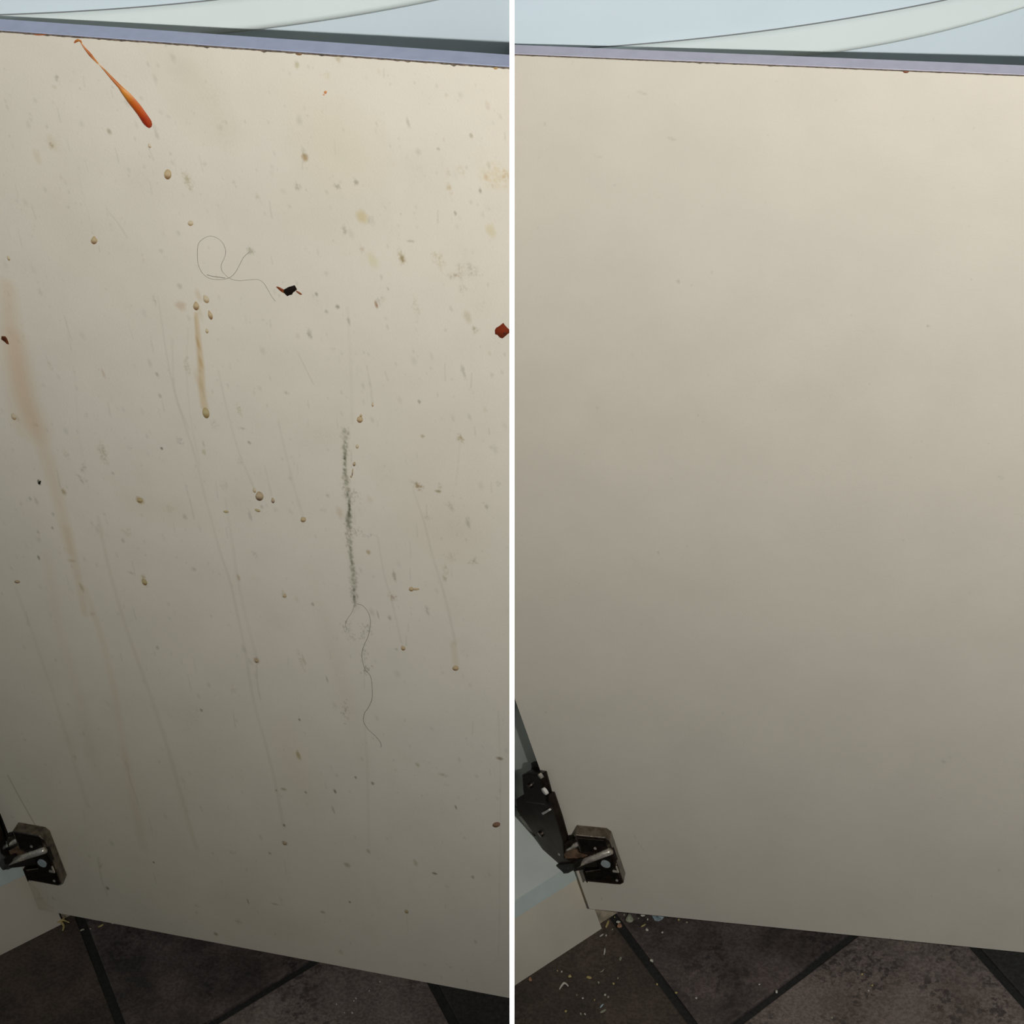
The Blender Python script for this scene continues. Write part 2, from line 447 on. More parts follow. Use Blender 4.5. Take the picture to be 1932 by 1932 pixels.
    bm = prism([a2, c2, c2 + dn * 1.7, a2 + (c2 - a2) * .55 + dn * 1.5, a2 + dn * .95], bk * .6); bevel(bm, .0006, 2)
    link_bm('link', bm, M_shade_steel, root, b)
    a = wp((1056, 1611), .012); c = dp((1097, 1588), -.0090)
    link_bm('link_rod', tube([a, c], .0016, 10), M_bright, root, b, smooth=True)
    a2 = a + bk * .4; c2 = c + bk * .4
    bm = prism([a2, c2, c2 + dn * .7, a2 + dn * .7], (.0003, .002, 0)); bevel(bm, .0004, 1)
    link_bm('link', bm, M_blackm, root, b)
    bm = prism([dp(q, -.0024) for q in ((1064, 1612), (1098, 1592), (1140, 1600), (1138, 1612), (1080, 1631), (1070, 1626))], (0, .0012, 0)); link_bm('brown_bridge', bm, M_brown, root, b)  # brown plate spanning the two links
    link_bm('spring', tube([dp((1074, 1581), -.006), dp((1082, 1579), -.006)], .0017, 10), M_blackm, root, b)
    bm = prism([dp((1078, 1582), -.005), dp((1096, 1572), -.005), dp((1098, 1586), -.005), dp((1066, 1604), -.005), dp((1064, 1592), -.005)], (0, .003, 0))
    link_bm('spring_cover', bm, M_metal, root, b)

topL, doorL, PL = cabinet(BL, 'kitchen base cabinet whose open cream door is soiled with drips, sauce and hairs', 'soiled', True)
topR, doorR, PR = cabinet(BR, 'kitchen base cabinet whose open cream door is wiped clean, hinge in full view', 'clean', False)
doorL['label'] = 'open cream door soiled with sauce, amber drips and grey smears'
doorR['label'] = 'open cream door wiped clean'

# ------------------------------------------------------------------ white appliance standing behind each door
def appliance(b, label, up, lo):
    t = math.radians(24); p = np.array([math.cos(t), math.sin(t), 0]); d = np.array([-math.sin(t), math.cos(t), 0])
    X0 = np.array([.112 if b is BR else .10, .0225, 0.])
    root = anchor('appliance', b, X0 + p * .3 + np.array([0, 0, -FLOOR]), label, 'appliance')
    WD = .60; HT = 1.02
    bm = box(X0 + [0, 0, .06 - FLOOR], p * WD, d * .45, (0, 0, HT - .06)); bevel(bm, .004, 3)
    link_bm('body', bm, M_app, root, b)
    bm = box(X0 + p * .05 + d * .08 + [0, 0, -FLOOR], p * (WD - .1), d * .35, (0, 0, .0598)); link_bm('base', bm, M_grout, root, b)
    def sz(px):
        q = b.hit(px, X0, d); r = q - X0; return r @ p, r[2]
    fu = np.polyfit(*zip(*[sz(x) for x in up]), 2); flo = np.polyfit(*zip(*[sz(x) for x in lo]), 2)
    NS, NT = 90, 22
    bm = bmesh.new(); grid = []
    s_end = WD - .004
    for i in range(NS + 1):
        s = .006 + (s_end - .006) * i / NS
        zu, zl = np.polyval(fu, s), np.polyval(flo, s)
        row = []
        for k in range(NT + 1):
            q = k / NT
            if q < .06: hgt = -.0001 + .0022 * q / .06
            elif q < .72: hgt = .0022 + .0060 * (q - .06) / .66
            else:
                a = (q - .72) / .28; hgt = .0082 * math.sqrt(max(0, 1 - a ** 2.6)) - .0002 * a
            z = zu + (zl - zu) * q
            z = min(z, HT - FLOOR - .004); z = max(z, .45)
            row.append(bm.verts.new(X0 + p * s - d * (hgt + .0002) + np.array([0, 0, z])))
        grid.append(row)
    for i in range(NS):
        for k in range(NT):
            bm.faces.new((grid[i][k], grid[i + 1][k], grid[i + 1][k + 1], grid[i][k + 1]))
    bmesh.ops.remove_doubles(bm, verts=bm.verts[:], dist=1e-6)
    g = link_bm('grip_band', bm, M_appband, root, b, smooth=True)
    # fine dark joint line along the top of the band, and a painted shadow line under its rolled lower lip
    for f_, dz, r in ((fu, .0, .00045), (flo, -.0004, .0009)):
        pts = []
        for i in range(60):
            s = .006 + (s_end - .006) * i / 59; z = np.polyval(f_, s) + dz
            if z < HT - FLOOR - .006 and z > .45: pts.append(X0 + p * s - d * .0001 + np.array([0, 0, z]))
        link_bm('joint_and_shade_line', tube(pts, r, 8), M_groove_shade, g, b)
    return root
appliance(BL, 'white appliance with a bowed grip band behind the soiled door',
          [(-60, 30), (10, 27), (80, 24.5), (150, 20.5), (220, 16), (290, 11.5), (340, 8), (500, -12)],
          [(380, 64), (430, 57.5), (500, 50), (560, 42.5), (620, 34), (700, 21.5), (770, 8), (830, -5)])
appliance(BR, 'white appliance with a bowed grip band behind the clean door',
          [(1050, 94), (1150, 88), (1210, 82.5), (1300, 74), (1380, 65.5), (1460, 56), (1530, 46), (1600, 35), (1680, 20), (1740, 9), (1850, -15)],
          [(1480, 104), (1535, 98.5), (1600, 90), (1680, 75.5), (1760, 58), (1840, 36), (1900, 17), (1925, 8), (2000, -18)])

# ------------------------------------------------------------------ soil on the left door
PXX, PXZ = .00034, .00050                      # metres of door face for one mark unit, across and up
def face_colours(b, X, Z, marks_fn):
    """tint array over a regular grid X (nx), Z (nz)"""
    T = np.ones((len(Z), len(X), 3), np.float32)
    S = np.array([.93, .93, .93])
    def window(x0, x1, z0, z1):
        i0 = max(0, np.searchsorted(X, x0) - 1); i1 = min(len(X), np.searchsorted(X, x1) + 1)
        k0 = max(0, np.searchsorted(Z, z0) - 1); k1 = min(len(Z), np.searchsorted(Z, z1) + 1)
        return slice(k0, k1), slice(i0, i1)
    def lay(sl, a, col):
        t = T[sl]; t *= 1 - a[..., None] * (1 - np.array(col, np.float32))
    def blob(px, py, rx, ry, col, al, soft=.5, rough=0., ang=0., ring=0.):
        q = b.hit((px, py)); R = max(rx * PXX, ry * PXZ) * 1.6
        sl = window(q[0] - R, q[0] + R, q[2] - R, q[2] + R)
        xx, zz = np.meshgrid((X[sl[1]] - q[0]) / PXX, (Z[sl[0]] - q[2]) / PXZ)
        if xx.size == 0: return
        if ang:
            c, s = math.cos(ang), math.sin(ang); xx, zz = xx * c + zz * s, -xx * s + zz * c
        d = np.hypot(xx / rx, zz / ry)
        if rough:
            an = np.arctan2(zz / ry, xx / rx); ph = rng.uniform(0, 6, 4)
            d = d * (1 + rough * (np.sin(2 * an + ph[0]) * .22 + np.sin(3 * an + ph[1]) * .2 + np.sin(5 * an + ph[2]) * .2 + np.sin(9 * an + ph[3]) * .15))
            d = d + rough * rng.normal(0, .25, d.shape)
        a = np.clip((1 + soft - d) / (2 * soft), 0, 1) if soft > 0 else (d < 1).astype(float)
        if rough >= .35 and rx > 3.5:          # broken, crusty texture inside the larger spots
            N = rng.normal(0, 1, (a.shape[0] + 2, a.shape[1] + 2))
            N = (N[:-2, 1:-1] + N[2:, 1:-1] + N[1:-1, :-2] + N[1:-1, 2:] + 2 * N[1:-1, 1:-1]) / 2.4
            a = a * np.clip(.55 + rough * .75 * N, 0.05, 1.15)
        if ring: a = a * (1 - ring * np.clip(1.15 - d * 1.25, 0, 1))
        lay(sl, a * al, col)
    def trail(pts, w, col, al, soft=.6, patchy=0.):
        P = np.array([b.hit(p) for p in smoothline([np.array(p, float) for p in pts], 5)])[:, [0, 2]]
        w0, w1 = (w if hasattr(w, '__len__') else (w, w))
        R = max(w0, w1) * PXX * 2
        sl = window(P[:, 0].min() - R, P[:, 0].max() + R, P[:, 1].min() - R, P[:, 1].max() + R)
        xx, zz = np.meshgrid(X[sl[1]], Z[sl[0]]); best = np.full(xx.shape, 9.); tt = np.zeros(xx.shape)
        for i in range(len(P) - 1):
            A = P[i]; D = P[i + 1] - A; l2 = D @ D
            # only rows this piece can touch
            zlo, zhi = min(A[1], P[i + 1][1]) - R, max(A[1], P[i + 1][1]) + R
            k0, k1 = np.searchsorted(Z[sl[0]], zlo), np.searchsorted(Z[sl[0]], zhi)
            if k1 <= k0: continue
            xs, zs = xx[k0:k1], zz[k0:k1]
            t = np.clip(((xs - A[0]) * D[0] + (zs - A[1]) * D[1]) / l2, 0, 1)
            d = np.hypot(xs - A[0] - t * D[0], zs - A[1] - t * D[1])
            m = d < best[k0:k1]; best[k0:k1][m] = d[m]; tt[k0:k1][m] = ((i + t) / (len(P) - 1))[m]
        wd = (w0 + (w1 - w0) * tt) * PXX
        a = np.clip((wd * (1 + soft) - best) / (2 * soft * wd), 0, 1)
        if patchy:
            f = np.interp(tt, np.linspace(0, 1, 24), 1 - patchy * rng.random(24)); a = a * f
        lay(sl, a * al, col)
    def specks(px, py, rx, ry, n, col, al, r0=.7, r1=1.6):
        for _ in range(n):
            blob(px + rng.normal(0, rx), py + rng.normal(0, ry), rng.uniform(r0, r1), rng.uniform(r0, r1), col, al * rng.uniform(.4, 1), .6, .2)
    marks_fn(blob, trail, specks)
    return T

GREY = (.55, .56, .52); DARK = (.25, .24, .20); WARM = (.90, .80, .70); TAN = (.80, .66, .46); OLIVE = (.62, .57, .38); BROWN = (.42, .27, .13)
def soiled_marks(blob, trail, specks):
    # a broad yellow tint, then grease clouds
    blob(260, 1560, 420, 420, (1.0, .985, .90), .8, .9)      # yellow tint over the lower left of the door
    for x, y, rx, ry, c, a in ((370, 165, 40, 45, (.9, .9, .84), .5), (345, 130, 18, 14, GREY, .12), (640, 285, 55, 40, (.92, .92, .80), .6), (430, 245, 30, 14, (.9, .9, .84), .35),
                              (560, 180, 60, 30, (.94, .94, .90), .4), (600, 400, 60, 30, (.94, .93, .88), .4), (850, 900, 50, 60, (.95, .92, .88), .4), (830, 1010, 60, 40, (.94, .90, .84), .4),
                              (60, 1690, 26, 50, (.84, .76, .62), .6), (560, 1450, 30, 60, (.95, .90, .84), .5), (230, 1480, 40, 60, (.95, .91, .87), .4), (470, 1700, 60, 30, (.95, .90, .83), .4),
                              (310, 960, 60, 16, (.9, .88, .80), .35), (640, 1270, 14, 110, (.88, .87, .80), .35), (110, 380, 40, 60, (.95, .94, .9), .4), (540, 1745, 60, 18, (.93, .86, .78), .4)):
        blob(x, y, rx, ry, c, a, .9, .1)
    # the wide warm run down the left edge
    trail([(14, 540), (22, 640), (40, 740), (58, 800)], (14, 30), (.93, .80, .66), .55, .7)
    trail([(30, 640), (45, 740), (62, 790), (90, 870), (112, 950), (132, 1040)], (20, 9), (.94, .84, .74), .55, .7)
    trail([(128, 1000), (140, 1060), (152, 1115), (160, 1160)], (9, 6), (.92, .83, .74), .55, .6, .3)
    trail([(160, 1110), (178, 1160), (196, 1220), (215, 1300), (228, 1380), (250, 1500), (270, 1600)], (6, 9), (.93, .87, .80), .5, .7, .3)
    trail([(88, 1050), (110, 1180), (150, 1320), (180, 1450)], (10, 12), (.95, .91, .86), .45, .9)
    trail([(185, 975), (205, 1070), (232, 1165), (254, 1230), (290, 1330), (322, 1430), (350, 1530), (370, 1600)], (3, 5), (.84, .83, .76), .5, .7, .3)
    trail([(30, 1110), (70, 1220), (110, 1340), (140, 1440), (165, 1520)], (3, 5), (.86, .84, .78), .4, .8, .3)
    trail([(14, 1462), (40, 1510), (66, 1556)], (1.2, 1.6), (.5, .45, .34), .6)  # thin dark line above the hinge
    # brown run below the four droplets
    trail([(370, 592), (375, 640), (380, 690), (381, 735), (386, 768)], (3.5, 7), (.86, .74, .54), .75, .45)
    trail([(368, 598), (371, 640), (376, 700)], (2, 4), (.84, .76, .62), .5)
    blob(374, 648, 2.5, 9, TAN, .7); blob(379, 684, 3, 8, TAN, .6); blob(375, 718, 6, 14, (.86, .76, .6), .5)
    blob(377, 590, 4.5, 10, (.88, .80, .66), .5); blob(374, 557, 5, 8, (.88, .80, .70), .7); blob(341, 577, 9, 6, (.84, .74, .64), .8, .4, .3)
    # long thin grey runs
    for pts, w, al in (([(298, 560), (320, 700), (345, 790), (365, 850), (385, 930), (400, 985), (415, 1040), (435, 1100), (448, 1160), (462, 1225), (478, 1320), (500, 1400), (520, 1480), (535, 1560)], (1.5, 3.5), .30),
                       ([(355, 620), (352, 700), (360, 790), (378, 880)], (1.5, 1.5), .2), ([(325, 640), (330, 740), (356, 810)], (1.5, 2.2), .28),
                       ([(412, 700), (430, 780), (450, 850), (470, 900), (480, 922)], (1.6, 2.2), .34), ([(425, 940), (432, 985), (440, 1035), (450, 1100), (465, 1170), (484, 1240)], (2.5, 3.5), .22),
                       ([(484, 1246), (486, 1290), (492, 1322)], (1.2, 1.5), .5), ([(525, 795), (545, 880), (558, 930), (571, 972)], (2, 3), .28), ([(500, 880), (512, 935)], (1.2, 2), .3),
                       ([(780, 925), (800, 985), (815, 1045), (835, 1110), (850, 1170), (859, 1215)], (1.5, 3), .34), ([(712, 1010), (724, 1080), (738, 1130), (750, 1180), (757, 1212)], (1.2, 2.2), .34),
                       ([(656, 580), (662, 700), (664, 800)], (2.5, 2.5), .18), ([(692, 690), (700, 735), (703, 765)], (1.5, 2), .35), ([(726, 700), (732, 718)], (1.2, 1.6), .4),
                       ([(686, 1340), (692, 1420), (694, 1500), (696, 1600)], (2.5, 3.5), .18), ([(868, 830), (864, 880), (860, 915)], (1.4, 1.4), .25),
                       ([(200, 393), (222, 420), (240, 448)], (1.0, 1.6), .45), ([(122, 597), (130, 628), (136, 642)], (1.3, 1.2), .45), ([(562, 666), (576, 694), (592, 726)], (.9, 1.1), .55),
                       ([(350, 915), (360, 950), (366, 978)], (1.3, 1.6), .5), ([(306, 755), (310, 776)], (1, 1.2), .4), ([(204, 760), (208, 784)], (1.4, 1.8), .4), ([(140, 690), (150, 830), (163, 880)], (2, 2), .1),
                       ([(237, 1437), (242, 1450), (245, 1470), (262, 1520)], (1.4, 1.2), .5), ([(185, 1618), (192, 1660), (203, 1690)], (2.2, 1.6), .5), ([(940, 1340), (944, 1480), (942, 1740), (940, 1800)], (1.3, 1.6), .3),
                       ([(46, 1660), (70, 1680), (78, 1700), (100, 1714)], (2, 2.5), .4), ([(280, 277), (284, 288), (290, 302)], (1.3, 1.2), .45), ([(145, 320), (160, 380), (176, 440)], (1.2, 1.5), .14), ([(328, 300), (334, 330)], (1, 1.2), .2)):
        trail(pts, w, (.62, .61, .56), al * .8, .7, .5)
    trail([(855, 1215), (860, 1252)], (5, 6), (.85, .78, .66), .4)
    # the dark speckled smear
    C_ = [(652, 812), (650, 850), (654, 900), (656, 945), (659, 985), (662, 1040), (665, 1090), (672, 1145)]
    cx = smoothline([np.array(p, float) for p in C_], 12)
    trail(C_, (5, 6), (.74, .75, .70), .42, .9, .7)
    dens = .35 + .65 * rng.random(14)
    for _ in range(1300):
        f = rng.beta(1.2, 1.0)
        if rng.random() > np.interp(f, np.linspace(0, 1, 14), dens): continue
        p = cx[int(f * (len(cx) - 1))]; wv = 2.6 + 1.6 * math.sin(f * 23)
        blob(p[0] + 2.2 * math.sin(f * 17) + rng.normal(0, wv), p[1] + rng.normal(0, 7), rng.uniform(.8, 2.1), rng.uniform(.8, 2.0), (.52, .54, .47), rng.uniform(.12, .55), .7, .2)
    blob(656, 980, 3, 9, (.4, .4, .34), .6, .5, .3, -.4); specks(668, 935, 6, 8, 30, GREY, .6); specks(672, 1005, 8, 4, 22, GREY, .6); specks(692, 1010, 14, 2, 20, GREY, .4)
    specks(655, 1185, 6, 10, 40, GREY, .55); specks(690, 1190, 7, 9, 45, GREY, .6); specks(672, 1200, 12, 4, 20, GREY, .4); specks(687, 1232, 4, 8, 18, GREY, .5); specks(690, 1266, 4, 5, 25, (.4, .4, .36), .7); specks(651, 1340, 4, 9, 26, (.5, .5, .36), .7)
    # patches
    for x, y, rx, ry, c, a, r in ((355, 342, 8, 9, OLIVE, .6, .5), (195, 856, 8, 13, (.6, .6, .48), .6, .5), (156, 905, 8, 5, (.55, .56, .5), .6, .6), (156, 884, 5, 6, GREY, .5, .6), (125, 858, 5, 6, (.66, .62, .5), .5, .5),
                                  (575, 297, 5, 4.5, (.55, .40, .22), .8, .3), (574, 287, 4, 4, GREY, .4, .6), (97, 275, 4, 3, (.45, .36, .2), .8, .4), (98, 270, 9, 9, (.86, .82, .70), .5, .3), (70, 295, 6, 9, (.88, .83, .74), .6, .2),
                                  (683, 409, 9, 8, (.86, .79, .55), .8, .15), (828, 491, 9, 10, (.80, .76, .60), .7, .5), (758, 485, 6.5, 8, (.66, .60, .40), .75, .45), (759, 488, 3, 4, (.45, .38, .2), .7, .3),
                                  (926, 435, 8, 7, (.90, .86, .68), .8, .3), (703, 491, 8, 9, (.93, .92, .76), .8, .2), (882, 598, 6, 7, (.80, .76, .64), .7, .3), (896, 622, 5, 4, (.6, .56, .44), .7, .5), (650, 434, 5, 5, (.6, .6, .56), .6, .6),
                                  (472, 473, 5, 5, (.48, .48, .38), .8, .4), (339, 540, 4, 3.5, (.66, .67, .62), .6, .2), (336, 440, 4, 4, GREY, .3, .5), (487, 375, 4, 6, (.74, .74, .64), .6, .5), (560, 352, 4, 4, (.5, .5, .42), .6, .6),
                                  (636, 352, 5, 3, GREY, .6, .6), (672, 344, 3.5, 3, (.5, .5, .44), .7, .4), (291, 565, 4, 5, (.6, .6, .46), .7, .5), (206, 248, 3.4, 3.4, (.55, .56, .46), .8, .2), (108, 148, 4, 4, GREY, .6, .5), (57, 220, 4, 4, (.7, .7, .6), .6, .5),
                                  (296, 255, 3, 5, GREY, .4, .4), (560, 122, 3.5, 4, (.66, .66, .5), .7, .4), (616, 144, 7, 4, (.85, .86, .68), .6, .4), (637, 111, 3.5, 3, (.75, .76, .6), .6, .4), (353, 692, 5, 9, (.66, .66, .58), .6, .6),
                                  (585, 630, 3.5, 6, (.7, .7, .62), .6, .5), (450, 772, 4, 8, (.64, .60, .42), .65, .5), (403, 800, 6, 6, (.72, .72, .64), .5, .6), (340, 833, 7, 5, GREY, .5, .7), (456, 808, 8, 1.6, GREY, .6, .4), (470, 835, 3, 2, (.45, .45, .4), .7, .3),
                                  (540, 741, 5, 2, GREY, .6, .5), (305, 846, 2.4, 1.8, (.2, .2, .16), .9, .2), (264, 944, 6.5, 5, (.58, .42, .22), .85, .25), (120, 928, 4, 4.5, (.6, .52, .36), .8, .3), (320, 960, 8, 5, (.78, .77, .68), .5, .5), (240, 1003, 8, 7, (.78, .76, .66), .5, .5),
                                  (232, 1020, 3, 3, GREY, .5, .3), (73, 1052, 2.8, 3, (.42, .42, .32), .85, .3), (72, 1004, 3, 2.5, GREY, .5, .3), (272, 1095, 6, 8, (.60, .50, .28), .75, .4), (248, 1081, 6, 2.5, GREY, .5, .5), (135, 1058, 8, 2.5, (.78, .66, .55), .6, .3),
                                  (154, 1108, 3.5, 6, (.66, .58, .40), .6, .4), (174, 1158, 5, 4, (.78, .66, .56), .5, .4), (297, 1222, 3, 3, GREY, .6, .3), (484, 1246, 5, 4.5, (.58, .40, .26), .8, .3), (535, 1122, 5, 5, (.60, .52, .34), .75, .4), (590, 1140, 2.6, 3, (.5, .5, .4), .7, .3),
                                  (365, 1074, 5, 3.5, (.66, .66, .58), .6, .4), (481, 1048, 5, 5, (.72, .72, .64), .6, .6), (450, 1090, 2.5, 5, (.70, .56, .42), .7, .2), (567, 1245, 4, 12, (.72, .70, .56), .5, .7), (573, 1245, 2, 8, (.6, .58, .44), .5, .5), (617, 1282, 1.6, 5, (.5, .5, .42), .6, .2),
                                  (440, 1300, 6, 6, (.7, .7, .58), .4, .7), (380, 1340, 2.4, 2.6, (.42, .42, .34), .8, .3), (563, 1425, 4.2, 6.5, (.58, .50, .28), .8, .3), (565, 1358, 2, 2, (.3, .3, .24), .9, .2), (535, 1489, 6, 2.2, (.48, .46, .34), .7, .3), (521, 1491, 1.8, 1.8, (.4, .4, .3), .8, .2),
                                  (577, 1495, 2.4, 2.2, (.42, .42, .34), .85, .2), (632, 1493, 2.4, 3.6, (.32, .31, .24), .9, .2), (671, 1467, 2.2, 2.4, (.36, .36, .28), .85, .2), (703, 1478, 3, 3, (.42, .42, .34), .85, .2), (629, 1528, 1.8, 7, (.5, .5, .4), .6, .4), (536, 1557, 2.4, 2.2, (.3, .3, .22), .9, .2),
                                  (537, 1591, 4.6, 3.4, (.34, .24, .12), .92, .2), (509, 1610, 3, 2.2, (.48, .46, .34), .7, .3), (438, 1608, 8, 2.2, (.6, .58, .46), .6, .5), (655, 1632, 6, 4, (.58, .54, .40), .7, .3), (695, 1606, 3.4, 4, (.6, .58, .44), .7, .3), (784, 1628, 4, 5, (.66, .62, .48), .7, .3),
                                  (820, 1648, 5, 2, (.34, .30, .22), .85, .2), (860, 1523, 1.8, 3.4, (.34, .34, .28), .85, .2), (892, 1655, 3, 3, (.5, .47, .36), .7, .3), (943, 1431, 6, 2.6, (.40, .35, .26), .85, .2), (836, 1462, 7, 3, (.6, .58, .48), .6, .5), (843, 1481, 5, 2.4, (.62, .60, .5), .5, .4), (788, 1443, 3.6, 3.4, (.6, .57, .42), .6, .3),
                                  (748, 1225, 3, 2, GREY, .5, .3), (806, 1152, 4, 6, (.55, .56, .50), .65, .5), (893, 1059, 6, 4.5, (.6, .6, .52), .6, .7), (841, 1075, 4.5, 5, (.68, .66, .52), .6, .6), (839, 1090, 4, 5, (.6, .58, .46), .6, .6), (850, 1050, 9, 7, (.78, .77, .68), .5, .7), (744, 1087, 3, 7, (.50, .52, .42), .65, .5),
                                  (741, 1127, 6, 5, (.56, .44, .36), .75, .6), (735, 1166, 2.6, 3, GREY, .6, .3), (713, 1160, 1.6, 6, (.5, .5, .42), .6, .2), (695, 1042, 3.6, 3.4, (.62, .50, .30), .75, .3), (788, 917, 9, 5, (.52, .42, .26), .75, .7), (830, 917, 4, 4, (.62, .54, .40), .6, .5), (827, 927, 5, 2, (.48, .42, .26), .8, .3),
                                  (868, 826, 5, 5, (.56, .48, .30), .75, .6), (797, 823, 3.6, 2, (.56, .48, .34), .7, .3), (791, 758, 2.6, 2.4, (.48, .48, .42), .8, .3), (850, 955, 6, 5, (.68, .66, .56), .55, .7), (806, 976, 7, 4, (.68, .67, .58), .5, .7), (918, 956, 3, 3, GREY, .6, .5), (883, 988, 3, 6, GREY, .5, .5), (940, 913, 4, 3, GREY, .5, .4),
                                  (663, 842, 1, 1, GREY, .1, .2), (889, 256, 2.6, 3, (.62, .62, .54), .8, .3), (906, 360, 2.4, 2.6, (.5, .5, .44), .8, .3), (859, 402, 2, 2.4, (.5, .5, .44), .8, .3), (827, 281, 2.4, 2, GREY, .6, .3), (770, 232, 2.4, 5, GREY, .5, .3), (848, 356, 3.6, 7, (.80, .72, .54), .7, .5), (775, 455, 6, 1.6, GREY, .55, .3),
                                  (934, 333, 20, 15, (.92, .84, .64), .65, .35), (917, 334, 2.6, 4, TAN, .6, .3), (945, 334, 6, 3, TAN, .5, .5), (956, 335, 4, 9, TAN, .6, .6), (870, 322, 8, 6, (.86, .84, .72), .5, .6), (846, 326, 4, 4, (.76, .75, .64), .5, .5), (868, 510, 5, 8, (.66, .60, .48), .5, .7), (857, 519, 10, 3, (.58, .52, .40), .6, .7), (890, 512, 10, 7, (.70, .69, .62), .6, .8),
                                  (872, 540, 5, 8, (.72, .70, .62), .5, .8), (785, 580, 5, 9, (.74, .73, .66), .5, .8), (710, 575, 2.6, 4.2, (.48, .30, .18), .85, .2), (716, 568, 6, 4, GREY, .4, .7), (874, 700, 3, 7, GREY, .5, .6), (658, 606, 2, 5, GREY, .6, .3), (732, 545, 2, 2, GREY, .5, .3), (683, 470, 4, 3.4, (.74, .60, .46), .75, .4), (637, 579, 3.4, 2.4, (.46, .46, .40), .8, .3),
                                  (597, 555, 2.4, 2.4, (.5, .5, .46), .8, .2), (616, 588, 2.6, 2.6, GREY, .6, .3), (583, 631, 3.6, 5, GREY, .5, .5), (95, 691, 5, 4, (.6, .6, .46), .6, .5), (195, 705, 2.6, 6, (.80, .66, .56), .6, .3), (296, 706, 2.6, 2.6, GREY, .6, .3), (302, 747, 3, 2.8, GREY, .6, .3), (244, 845, 4, 3, GREY, .5, .5), (265, 843, 0.9, .9, GREY, .1, .1),
                                  (74, 910, 3.6, 4, (.10, .10, .08), .97, .4), (68, 945, 3, 6, GREY, .4, .4), (57, 941, 3, 2.6, GREY, .6, .3), (100, 970, 3, 2.6, GREY, .5, .3), (99, 996, 2, 2, (.4, .4, .34), .7, .2), (213, 893, 3, 2.2, GREY, .5, .3), (385, 853, 3.4, 4, (.70, .68, .50), .65, .3), (384, 838, 1.6, 4, GREY, .5, .2),
                                  (423, 916, 7, 7, (.80, .77, .66), .5, .5), (451, 871, 4, 4, GREY, .5, .5), (472, 974, 2.6, 7, GREY, .5, .4), (494, 956, 3, 2.6, GREY, .5, .4), (641, 967, 6, 8, (.86, .76, .68), .6, .2), (520, 962, 5, 3.4, (.8, .78, .7), .5, .4), (349, 975, 3.4, 4, GREY, .5, .4), (548, 965, 6, 4, GREY, .25, .4), (618, 935, 3, 2.4, GREY, .5, .3),
                                  (289, 1722, 1, 1, GREY, .1, .1), (290, 1627, 1.7, 1.7, (.2, .19, .14), .95, .1), (407, 1762, 4, 3.4, (.5, .44, .30), .8, .3), (468, 1701, 1.9, 5, (.5, .40, .26), .7, .2), (519, 1706, 8, 1.4, (.55, .50, .40), .6, .2), (609, 1721, 4.4, 2.2, (.5, .46, .34), .75, .3), (660, 1702, 2, 2, (.3, .28, .22), .9, .2), (767, 1720, 3.8, 3.2, (.50, .40, .20), .85, .2),
                                  (643, 1796, 4, 5, (.60, .54, .40), .6, .4), (372, 1709, 5, 3, (.66, .64, .5), .5, .4), (450, 1738, 7, 5, (.66, .60, .46), .6, .5), (371, 1722, 3, 2, GREY, .3, .4), (897, 1777, 3, 3, GREY, .5, .4), (849, 1825, 4, 2.4, GREY, .4, .4), (203, 1676, 3.4, 3, (.36, .32, .22), .85, .3), (189, 1632, 6, 5, (.64, .60, .46), .5, .6), (100, 1694, 6, 3, (.6, .55, .42), .6, .6), (78, 1696, 6, 2.4, (.5, .46, .34), .6, .6)):
        blob(x, y, rx, ry, c, a, .45, r)
    # faint random specks and scuffs everywhere, thinning out near the top right
    for _ in range(1500):
        x = rng.uniform(0, 965); y = rng.uniform(60, 1880)
        r = rng.exponential(.9) + .6
        blob(x, y, min(r, 4), min(r * rng.uniform(.7, 1.5), 5), GREY if rng.random() < .8 else (.7, .6, .48), rng.uniform(.08, .34), .7, .3)
    for _ in range(150):
        x = rng.uniform(0, 965); y = rng.uniform(90, 1850)
        blob(x, y, rng.uniform(5, 22), rng.uniform(5, 22), (.90, .89, .84), rng.uniform(.1, .4), .9, .4)
    for _ in range(90):
        x = rng.uniform(10, 955); y = rng.uniform(90, 1750)
        L_ = rng.uniform(8, 34); s = (900 - x) / 3200 + rng.normal(0, .05)
        trail([(x, y), (x + s * L_ * .5, y + L_ * .5), (x + s * L_, y + L_)], (.8, 1.3), GREY, rng.uniform(.12, .3))

def clean_marks(blob, trail, specks):
    for x, y, rx, ry, a in ((1213, 176, 9, 1.2, .3), (1268, 262, 7, 1.4, .35), (1130, 296, 7, 1.2, .2), (1280, 531, 2.6, 2.4, .5), (1342, 514, 1.6, 1.6, .5), (1751, 615, 1.8, 1.8, .6), (1888, 901, 5, 1.2, .3), (1780, 1437, 4, 2.4, .4), (1793, 1429, 3, 1.4, .3), (1242, 1043, 2, 2, .4), (1127, 770, 2, 1.6, .3), (1350, 1600, 2, 2, .3), (1885, 1642, 2, 2, .5), (1028, 234, 2, 2, .3), (1680, 1770, 1.6, 1.6, .6), (1160, 350, 2, 1.4, .3), (1705, 1020, 2, 1.6, .25), (1030, 1344, 2.4, 1.8, .3), (1135, 1696, 2, 2, .6)):
        blob(x, y, rx, ry, GREY, a, .5, .2, -.2)
    trail([(1196, 1575), (1205, 1592), (1214, 1603)], (.8, 1), GREY, .3)
    blob(1100, 1640, 26, 60, (.97, .93, .87), .5, .9, .1); blob(1880, 1778, 30, 7, (1.05, 1.05, 1.05), .5, .8, .4)
    for _ in range(160):
        blob(rng.uniform(970, 1930), rng.uniform(110, 1780), rng.uniform(.7, 1.5), rng.uniform(.7, 1.5), GREY, rng.uniform(.08, .3), .6, .2)

